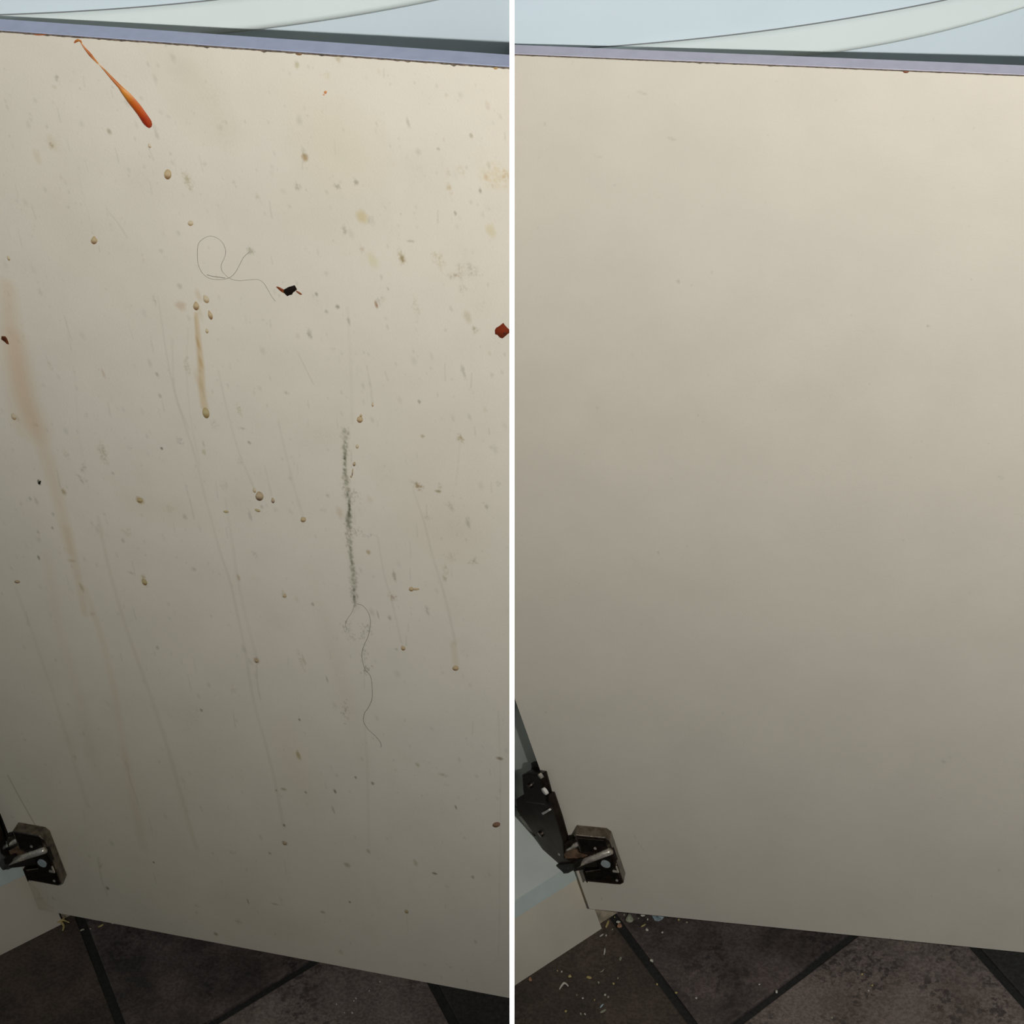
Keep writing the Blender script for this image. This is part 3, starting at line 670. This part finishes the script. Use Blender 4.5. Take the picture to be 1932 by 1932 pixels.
def inside_face(b, door, name, fn, step, m):
    sgn = -1 if b is BL else 1
    X = np.arange(0, .52, step); Z = np.arange(0, DOORH - .0006, step * 1.15)
    # stop at the added divider
    xe = [b.hit((966 + sgn * 1.2, y))[0] for y in (60, 1900)]
    T = face_colours(b, X, Z, fn)
    nx, nz = len(X), len(Z)
    xx, zz = np.meshgrid(X, Z); P = np.stack([xx, np.full(xx.shape, 0.), zz], -1).reshape(-1, 3)
    Pc = b.cam(P); cx = Pc[:, 0] * sgn
    idx = np.arange(nx * nz).reshape(nz, nx)
    q = np.stack([idx[:-1, :-1], idx[:-1, 1:], idx[1:, 1:], idx[1:, :-1]], -1).reshape(-1, 4)
    # pull the vertices of the cells that cross the divider onto it, drop the cells beyond
    keep = (cx[q] > DIVIDER_HALF).any(1)
    dirx = b.M[0, 0]
    bad = cx < DIVIDER_HALF
    sh = (DIVIDER_HALF - cx[bad]) * sgn / dirx
    P[bad, 0] += sh
    q = q[keep]
    Wp = l2w(b, P); used = np.unique(q); remap = -np.ones(len(P), int); remap[used] = np.arange(len(used))
    q = remap[q]; V = Wp[used]; col = T.reshape(-1, 3)[used]
    org = V.mean(0); me = bpy.data.meshes.new(name)
    me.vertices.add(len(V)); me.vertices.foreach_set('co', (V - org).astype(np.float32).ravel())
    me.loops.add(q.size); me.loops.foreach_set('vertex_index', q.ravel().astype(np.int32))
    me.polygons.add(len(q)); me.polygons.foreach_set('loop_start', (np.arange(len(q)) * 4).astype(np.int32))
    at = me.color_attributes.new('soil', 'FLOAT_COLOR', 'POINT')
    at.data.foreach_set('color', np.concatenate([col, np.ones((len(col), 1))], 1).astype(np.float32).ravel())
    me.update(calc_edges=True); me.validate()
    me.materials.append(m)
    o = bpy.data.objects.new(name, me); C.objects.link(o); o.parent = door
    o.location = (org - np.array(wloc(door))).tolist()
    return o
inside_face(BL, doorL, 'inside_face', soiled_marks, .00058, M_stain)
inside_face(BR, doorR, 'inside_face', clean_marks, .0010, M_stain)

# ------------------------------------------------------------------ raised marks: sauce, droplets, crusts, hairs
def dome(b, outline_px, centre_px, hgt, edge_col, mid_col, name, m, parent, low_col=None):
    """low glossy blister: outline points on the door face, raised in the middle, pigment pooled at its lower rim"""
    O = [b.hit(p) for p in outline_px]; c = b.hit(centre_px); rings = [1.0, .86, .62, .32]; n = len(O)
    bm = bmesh.new(); V = []; info = []
    zs = [q[2] for q in O]; z0, z1 = min(zs), max(zs)
    for k, f in enumerate(rings):
        row = []
        for q in O:
            P = c + (q - c) * f; P = np.array([P[0], -.00004 - hgt * (1 - f ** 2), P[2]])
            row.append(bm.verts.new(P)); info.append((f, (P[2] - z0) / max(z1 - z0, 1e-6)))
        V.append(row)
    cv = bm.verts.new((c[0], -.00004 - hgt, c[2])); info.append((0, (c[2] - z0) / max(z1 - z0, 1e-6)))
    for k in range(len(rings) - 1):
        for i in range(n):
            j = (i + 1) % n; bm.faces.new((V[k][i], V[k][j], V[k + 1][j], V[k + 1][i]))
    for i in range(n): bm.faces.new((V[-1][i], V[-1][(i + 1) % n], cv))
    lay = bm.verts.layers.float_color.new('soil')
    lc = low_col or edge_col
    for v, (f, h) in zip(bm.verts, info):
        base = np.array(mid_col) * (1 - f ** 3 * .5) + np.array(edge_col) * f ** 3 * .5
        t = np.clip(1 - h * 2.0, 0, 1) ** .8
        cc = base * (1 - t) + np.array(lc) * t
        v[lay] = (*cc, 1)
    return link_bm(name, bm, m, parent, b, smooth=True)

M_amber = mat('dried_amber_drip', (1, 1, 1), .38, noise=.0, attr='soil', spec=.16)
def drop_outline(cx, cy, rx, ry, tear=0., ang=0., n=18, rough=.0):
    out = []
    for k in range(n):
        a = 2 * math.pi * k / n; x = math.cos(a); y = math.sin(a)
        w = 1 - tear * max(0, -y) ** 1.0 * .75
        r = 1 + rough * rng.uniform(-1, 1)
        X, Y = x * rx * w * r, y * ry * r
        c, s = math.cos(ang), math.sin(ang)
        out.append((cx + X * c - Y * s, cy + X * s + Y * c))
    return out
AMB = ((.38, .26, .11), (.56, .44, .26), (.17, .065, .014))
PALE = ((.48, .37, .20), (.62, .53, .37), (.34, .21, .08))
DRK = ((.30, .19, .09), (.52, .41, .26), (.05, .014, .006))
OLV = ((.36, .26, .11), (.50, .41, .22), (.20, .12, .03))
DROPS = [(316.5, 329, 7, 9.5, 0, 0, AMB), (177.5, 453, 6.3, 7.8, .8, 0, AMB), (359.5, 421, 5.5, 5.2, .3, 0, PALE), (370, 577, 5.8, 8.5, .6, -.1, AMB), (388.5, 564, 5.5, 8.5, .6, -.5, PALE),
         (396.5, 594, 4.2, 9.5, .9, -.3, AMB), (390.5, 624, 3.2, 5, .6, -.2, PALE), (388.5, 779, 6.5, 10.5, .1, -.25, OLV), (489.5, 936, 7.8, 9, .3, -.15, DRK), (480, 925, 3, 5, .2, -.3, PALE), (514.8, 944, 3.4, 5.5, .7, -.2, DRK),
         (572, 980, 5.6, 5.4, .5, -.6, AMB), (486, 963, 5.6, 2.6, 0, .35, OLV), (426.5, 965.5, 5.2, 2.2, 0, .1, OLV), (679, 791.5, 5.8, 6.2, 0, 0, AMB), (681, 784, 2.4, 2.6, 0, 0, AMB), (674, 842, 3.2, 4.2, .6, 0, PALE),
         (668.5, 875.5, 2.8, 4.2, .3, .2, DRK), (665, 891, 1.3, 7, 0, .1, DRK), (662.5, 899, 1.9, 2.3, 0, 0, DRK), (264, 944, 5.6, 4.6, 0, 0, OLV), (272.5, 1098, 4.6, 7, .3, -.5, OLV), (32.5, 1097.5, 5.6, 3, 0, .05, DRK), (537, 1124.5, 3.8, 2.8, 0, .1, AMB),
         (776, 1111.5, 4.6, 4.2, 0, 0, AMB), (784, 1111.5, 7.5, 2.2, 0, 0, AMB), (760.5, 1222.5, 4.2, 5, .7, -.5, AMB), (859.5, 1260.5, 6.2, 4.9, .1, 0, AMB), (484.5, 1247, 3.6, 3.6, .2, 0, DRK), (26, 786, 4.6, 7, .1, -.5, PALE), (16, 487, 2.6, 5.2, .5, -.4, PALE),
         (614, 174, 2.8, 3, 0, .6, ((.55, .2, .06), (.6, .28, .12), (.5, .14, .04))), (611, 178.5, 1.8, 1.6, 0, 0, ((.6, .3, .14), (.65, .35, .18), (.55, .2, .08))), (936.5, 1556, 7.5, 5, 0, -.25, ((.20, .12, .07), (.30, .18, .11), (.10, .06, .03))),
         (703, 763, 2.2, 4.6, .2, 0, PALE), (767, 1720, 3.4, 2.8, 0, 0, OLV), (537.5, 1591, 4, 2.8, 0, 0, DRK), (282, 275, 2.6, 4.6, .4, -.4, PALE)]
for k, (x, y, rx, ry, te, an, c) in enumerate(DROPS):
    dome(BL, drop_outline(x, y, rx, ry, te, an), (x, y + ry * .15), .00024, c[0], c[1], 'droplet', M_amber, doorL, c[2])
# bumps along the glue line
def halfdisc(b, x, y, rx, ry, col, door):
    pts = [(x - rx, y), (x - rx * .9, y + ry * .5), (x - rx * .5, y + ry), (x, y + ry * 1.15), (x + rx * .6, y + ry), (x + rx, y + ry * .4), (x + rx, y)]
    dome(b, pts, (x, y + ry * .4), .0008, col, col, 'crust', M_amber, door)
halfdisc(BL, 564, 100, 7, 4, (.20, .11, .05), doorL); halfdisc(BL, 935, 126.5, 4.4, 4, (.45, .28, .10), doorL); halfdisc(BL, 75, 64, 14, 2.6, (.35, .10, .03), doorL)
halfdisc(BR, 1709, 133.5, 6.5, 4, (.22, .07, .03), doorR)
# the orange sauce run, red at its foot
def ribbon(b, pts, name, parent, m, hgt=.0005):
    """pts: (x, y, half width, colour)"""
    n = len(pts); bm = bmesh.new(); lay = bm.verts.layers.float_color.new('soil'); rows = []
    C_ = [b.hit((p[0], p[1])) for p in pts]
    for i, p in enumerate(pts):
        a = C_[max(0, i - 1)]; c = C_[min(n - 1, i + 1)]; t = unit(c - a); s = np.array([-t[2], 0, t[0]])
        row = []
        for k in range(7):
            u = k / 3 - 1; P = C_[i] + s * u * p[2] * .00036
            P[1] = -.00005 - hgt * (1 - u * u) * min(1, p[2] / 4)
            v = bm.verts.new(P); f = .8 if k in (0, 6) else 1
            e = np.array(p[3]) * (1 - .28 * abs(u)) if k < 4 else np.array(p[3]) * (1 - .05 * abs(u)) + np.array([.10, .06, .02]) * abs(u) * .6
            v[lay] = (*e, 1); row.append(v)
        rows.append(row)
    for A, D in zip(rows, rows[1:]):
        for k in range(6): bm.faces.new((A[k], A[k + 1], D[k + 1], D[k]))
    return link_bm(name, bm, m, parent, b, smooth=True)
OR1 = (.42, .13, .025); OR2 = (.50, .20, .05); RED = (.32, .030, .008)
knots = [(152, 80, .8, OR2), (160, 91, 1.8, OR1), (166, 98, 2.6, (.36, .09, .015)), (171, 104, 3.0, (.32, .08, .015)), (177, 111, 2.2, OR1), (184, 118.5, 1.6, OR2), (187, 121.5, .7, (.6, .42, .2)), (191, 126, 1.2, OR2), (198, 133, 1.9, (.36, .14, .03)), (206, 142, 2.4, OR1),
         (216, 153, 3.2, (.40, .11, .02)), (226, 163.5, 3.8, (.42, .13, .02)), (233, 172, 5.6, (.55, .21, .03)), (241, 181, 7.2, (.52, .19, .025)), (250, 192, 8.0, (.45, .10, .012)), (259, 203, 8.2, (.44, .08, .01)), (267, 214, 8.0, (.40, .055, .008)), (273, 223, 8.2, RED), (277.5, 230, 8.4, RED), (280, 235.5, 6.8, (.29, .022, .006)), (281.5, 239, 4.2, (.26, .02, .006)), (282, 240.8, 1.6, (.22, .02, .006))]
ribbon(BL, knots, 'sauce_run', doorL, M_amber, .0011)
hook = [(140, 81, .7, OR1), (143, 78, 1.8, (.36, .10, .03)), (148, 75.5, 2.2, OR2), (152, 77.5, 2.0, OR1), (154.5, 81, 1.0, OR2)]
ribbon(BL, hook, 'sauce_splash', doorL, M_amber, .0004)
def crust(b, pts, c, col, col2, nm='crust', h=.0009):
    dome(b, pts, c, h, col2, col, nm, M_amber, doorL)
BK = (.012, .008, .006); RB = (.16, .03, .008)
crust(BL, [(536, 546), (545, 541), (551, 539.5), (556, 538), (558, 541), (560.5, 546), (556, 550), (553, 552), (551, 556), (546, 557), (542, 559), (538, 555), (534, 551), (533, 548)], (547, 548), BK, BK, 'burnt_crust')
crust(BL, [(520.5, 541), (524, 540.5), (530, 543), (535, 545.5), (538, 550), (536, 553.5), (530, 550), (525, 545.5)], (531, 547), RB, (.28, .09, .02), 'crust', .0005)
crust(BL, [(558, 547), (561, 549), (565, 551), (568, 553), (570.5, 555.5), (567, 556.5), (563, 554), (559, 550.5)], (564, 552), RB, (.28, .09, .02), 'crust', .0005)
crust(BL, [(949.5, 609), (952.5, 613), (957, 618), (961, 622), (961, 628), (957, 631), (952.5, 635), (948, 638.5), (943, 637), (938.5, 632), (934, 630.5), (933.5, 623), (936, 618.5), (942, 615)], (947, 624), (.20, .030, .010), (.11, .02, .008), 'red_crust')
crust(BL, [(950, 625), (955, 624), (957, 628), (953, 631.5), (949, 630)], (953, 628), (.07, .01, .005), (.07, .01, .005), 'crust', .0013)
crust(BL, [(3, 634), (10.5, 634.5), (13, 638), (16, 645), (17, 650), (13, 649), (9, 645), (2, 640)], (10, 642), (.06, .015, .006), (.18, .06, .02), 'crust')
crust(BL, [(71, 911), (76, 906.5), (77.5, 908), (76, 914), (73, 914)], (74, 911), BK, BK, 'crust', .0006)

def hair(b, pts, r, label, m, group=None):
    P = []
    for i, q in enumerate(smoothline([np.array(p, float) for p in pts], 6)):
        P.append(b.hit(q) + np.array([0, -.00022 - .0001 * math.sin(i * .37), 0]))
    o = link_bm('hair', tube(P, r, 5), m, None, b, smooth=True)
    return tag(o, label, 'hair', group)
M_hair = mat('fine_grey_hair', (.17, .165, .14), .6)
hair(BL, [(472, 474), (460, 485), (452, 500), (444, 514), (434, 523), (420, 527), (400, 526), (385, 518), (376, 504), (373, 488), (374, 462), (384, 450), (397, 445), (410, 449), (421, 459), (426, 472), (424, 485), (418, 499), (419, 510), (425, 518), (434, 525), (452, 529), (484, 527), (497, 533), (505, 545), (512, 558), (520, 568)], .00010, 'fine looped hair stuck on the soiled door left of the black burnt crust', M_hair)
hair(BL, [(391, 518), (402, 521), (412, 522.5), (425, 524.5)], .00018, 'short thicker hair lying across the foot of the looped hair', M_hair)
hair(BL, [(674, 1139), (684, 1142), (693, 1152), (699, 1168), (698, 1185), (694, 1202), (687, 1217), (683, 1232), (684, 1246), (689, 1262), (699, 1275), (702, 1296), (702, 1318), (695, 1335), (688, 1345), (686, 1360), (695, 1376), (708, 1388), (718, 1400), (719, 1410)], .00013, 'long wavy hair hanging from the grey speckled smear on the soiled door', M_hair)
hair(BL, [(669, 1140), (664, 1155), (656, 1167), (652, 1176), (655, 1188)], .00009, 'short curl of hair left of the long wavy hair on the soiled door', M_hair)

# ------------------------------------------------------------------ crumbs and splinters on the tiles
M_crumbp = mat('pale_crumb', (.62, .60, .50), .7, noise=.15, nscale=600)
M_crumby = mat('yellow_splinter', (.50, .40, .16), .7, noise=.2, nscale=600)
M_crumbo = mat('orange_crumb', (.42, .22, .12), .7, noise=.25, nscale=600)
M_crumbg = mat('grey_green_crumb', (.34, .34, .24), .8, noise=.25, nscale=600)
M_scrap = mat('pale_blue_scrap', (.45, .56, .60), .6)
def crumb(b, px, py, rx, ry, m, label, group=None, h=.35, ang=0., name='crumb', cat='crumb'):
    c = b.hit((px, py), (0, 0, -FLOOR), (0, 0, 1)); u = b.hit((px + math.cos(ang), py + math.sin(ang)), (0, 0, -FLOOR), (0, 0, 1)) - c
    w = b.hit((px - math.sin(ang), py + math.cos(ang)), (0, 0, -FLOOR), (0, 0, 1)) - c
    bm = bmesh.new(); bmesh.ops.create_icosphere(bm, subdivisions=2, radius=1)
    H = np.linalg.norm(u) * min(rx, ry) * h * 2
    for v in bm.verts:
        k = 1 + .22 * math.sin(v.co.x * 3.1 + px) * math.cos(v.co.y * 2.7 + py) + rng.uniform(-.08, .08)
        q = c + u * v.co.x * rx * k + w * v.co.y * ry * k + np.array([0, 0, H * (v.co.z * k + .95)])
        v.co = q
    o = link_bm(name, bm, m, None, b, smooth=True)
    return tag(o, label, cat, group)
def splinter(b, pts, r, m, label, name='splinter', cat='splinter', group=None, lift=.0):
    P = [b.hit(q, (0, 0, -FLOOR), (0, 0, 1)) + np.array([0, 0, r + .0003 + lift]) for q in smoothline([np.array(p, float) for p in pts], 4)]
    n = len(P); R = [r * (.45 + .55 * math.sin(math.pi * (i + .5) / n)) for i in range(n)]
    o = link_bm(name, tube(P, R, 6), m, None, b, smooth=True)
    return tag(o, label, cat, group)
crumb(BR, 1169.5, 1748.5, 4.8, 4.6, M_crumbo, 'round orange crumb by the corner of the clean cabinet plinth')
crumb(BR, 1189, 1736, 7, 8, M_crumbg, 'large grey green crumb against the bottom of the clean door')
crumb(BR, 1167, 1740.5, 3.8, 2.4, M_crumbp, 'flat pale crumb just above the orange crumb')
crumb(BR, 1213, 1727.5, 5, 3.2, M_crumbp, 'pale crumb tucked under the clean door edge right of the green crumb')
crumb(BR, 1111.8, 1845.5, 5, 2.8, M_crumby, 'oval yellow crumb alone in the middle of the dark umber tile')
crumb(BR, 1230, 1813.5, 4, 2.8, M_crumbp, 'white crumb right of the long dark grout joint below the clean door', ang=.5)
crumb(BR, 1221, 1755, 2.6, 2.6, M_crumbp, 'small white crumb below the yellow sliver under the clean door')
crumb(BR, 1465.5, 1872, 2.6, 3.6, M_crumbp, 'white crumb sitting in the grout joint below the clean door')
crumb(BR, 1075.5, 1843, 3, 2.6, M_crumby, 'small yellow crumb left of the oval yellow crumb')
crumb(BR, 1001, 1849, 3, 4, M_crumbo, 'brown crumb at the foot of the clean cabinet plinth')
crumb(BR, 1171, 1810, 2.4, 4.2, M_crumbg, 'narrow greenish crumb left of the long grout joint', ang=.5)
splinter(BR, [(1149, 1739), (1147, 1745), (1144, 1752)], .0010, M_crumby, 'yellow wood splinter standing by the plinth corner of the clean cabinet')
splinter(BR, [(1210, 1750), (1215, 1747.5), (1219, 1745)], .0006, M_crumby, 'thin yellow sliver below the clean door right of the orange crumb')
splinter(BR, [(1142, 1790), (1141.5, 1797), (1140, 1803)], .0006, M_crumbp, 'pale upright sliver on the umber tile below the plinth corner')
splinter(BR, [(1132, 1768.5), (1136, 1766), (1139, 1763.5)], .0006, M_crumbp, 'tiny pale sliver at the foot of the plinth corner')
splinter(BR, [(1056, 1869), (1061, 1861), (1065, 1857), (1069, 1858.5), (1073, 1863)], .0009, M_crumbp, 'bent pale peel shaped like a hook on the umber tile', 'peel', 'peel')
splinter(BR, [(1133, 1903), (1136, 1899), (1139, 1896)], .0006, M_scrap, 'short pale blue sliver near the lower grout joint')
splinter(BR, [(1133, 1912.5), (1138, 1910.5), (1144, 1907)], .0009, M_crumbg, 'tan sliver just below the pale blue sliver')
splinter(BR, [(1132, 1835), (1137, 1833.5), (1140, 1829)], .0004, M_crumbg, 'thin curled fibre on the umber tile right of the oval yellow crumb')
# torn pale scraps against the doors' bottom edge
def scrap(b, pts, label, m=M_scrap):
    P = [b.hit(q, (0, 0, -FLOOR), (0, 0, 1)) + np.array([0, 0, .0004 + (.0006 if i % 2 else 0)]) for i, q in enumerate(pts)]
    o = link_bm('scrap', prism(P, (0, 0, .0006)), m, None, b); return tag(o, label, 'scrap')
scrap(BR, [(1229, 1724), (1257, 1727), (1250, 1735), (1243, 1740), (1236, 1738), (1231, 1731)], 'pale blue torn scrap showing beneath the bottom edge of the clean door')
scrap(BL, [(160, 1727), (172, 1729), (170, 1735), (164, 1734)], 'small pale scrap beneath the bottom edge of the soiled door', M_crumbp)
scrap(BL, [(205, 1735), (224, 1739), (219, 1743), (212, 1745), (208, 1741)], 'pale torn scrap beneath the soiled door right of the small scrap', M_crumbp)
G1 = 'tiny crumbs scattered on the tiles below the clean door'
pos = [(1144, 1765.5), (1281, 1736), (1296, 1741), (1314, 1884), (1276, 1874), (1088.5, 1878), (1639, 1870), (1627, 1839), (1130, 1855), (1100, 1884), (1068, 1909), (1096, 1914), (1104, 1914), (1122, 1887), (1148, 1882), (1142, 1878), (1158, 1857), (1166, 1846), (1060, 1834), (1052, 1832), (1205, 1733), (1222, 1735), (1160, 1731), (1178, 1727), (1250, 1760), (1240, 1858), (1156, 1754), (1433, 1858), (1646, 1860), (1570, 1921)]
for i, (x, y) in enumerate(pos):
    crumb(BR, x, y, rng.uniform(1.3, 2.3), rng.uniform(1.2, 2.6), [M_crumbp, M_crumby, M_crumbg][i % 3], 'tiny pale crumb on the dark tiles below the clean door', G1, ang=rng.uniform(0, 3))
splinter(BL, [(112, 1737), (117, 1743), (122, 1751), (120, 1760)], .0010, M_crumby, 'yellow wood splinter pointing down at the plinth corner of the soiled cabinet', lift=.001)
splinter(BL, [(125, 1735), (121, 1741), (115, 1748)], .0009, M_crumby, 'yellow wood splinter leaning up at the plinth corner of the soiled cabinet', lift=.002)
splinter(BL, [(110, 1748), (120, 1743), (134, 1748)], .0008, M_crumby, 'yellow wood splinter lying flat across the two others', lift=.003)
splinter(BL, [(186, 1751), (191, 1749), (196, 1746)], .0008, M_crumby, 'thin yellow sliver below the soiled door beneath the pale torn scrap')
splinter(BL, [(152, 1758), (156, 1756), (160, 1755)], .0007, M_crumbg, 'dull olive sliver at the top of the grout joint below the soiled door')
G2 = 'tiny crumbs on the tiles below the soiled door'
for x, y in ((171, 1753), (697, 1870), (672, 1884), (635, 1895), (665, 1912), (717, 1853), (668, 1889), (650, 1911)):
    crumb(BL, x, y, rng.uniform(1.0, 1.8), rng.uniform(1.0, 2.0), M_crumbp, 'tiny pale crumb on the dark tiles below the soiled door', G2, ang=rng.uniform(0, 3))
# back wall of the room
bm = prism([(-2.2, 1.5, -FLOOR), (2.4, 1.5, -FLOOR), (2.4, 1.5, 2.3), (-2.2, 1.5, 2.3)], (0, .05, 0))
struct(link_bm('wall_back', bm, M_wallb, None, BL, clip=False))
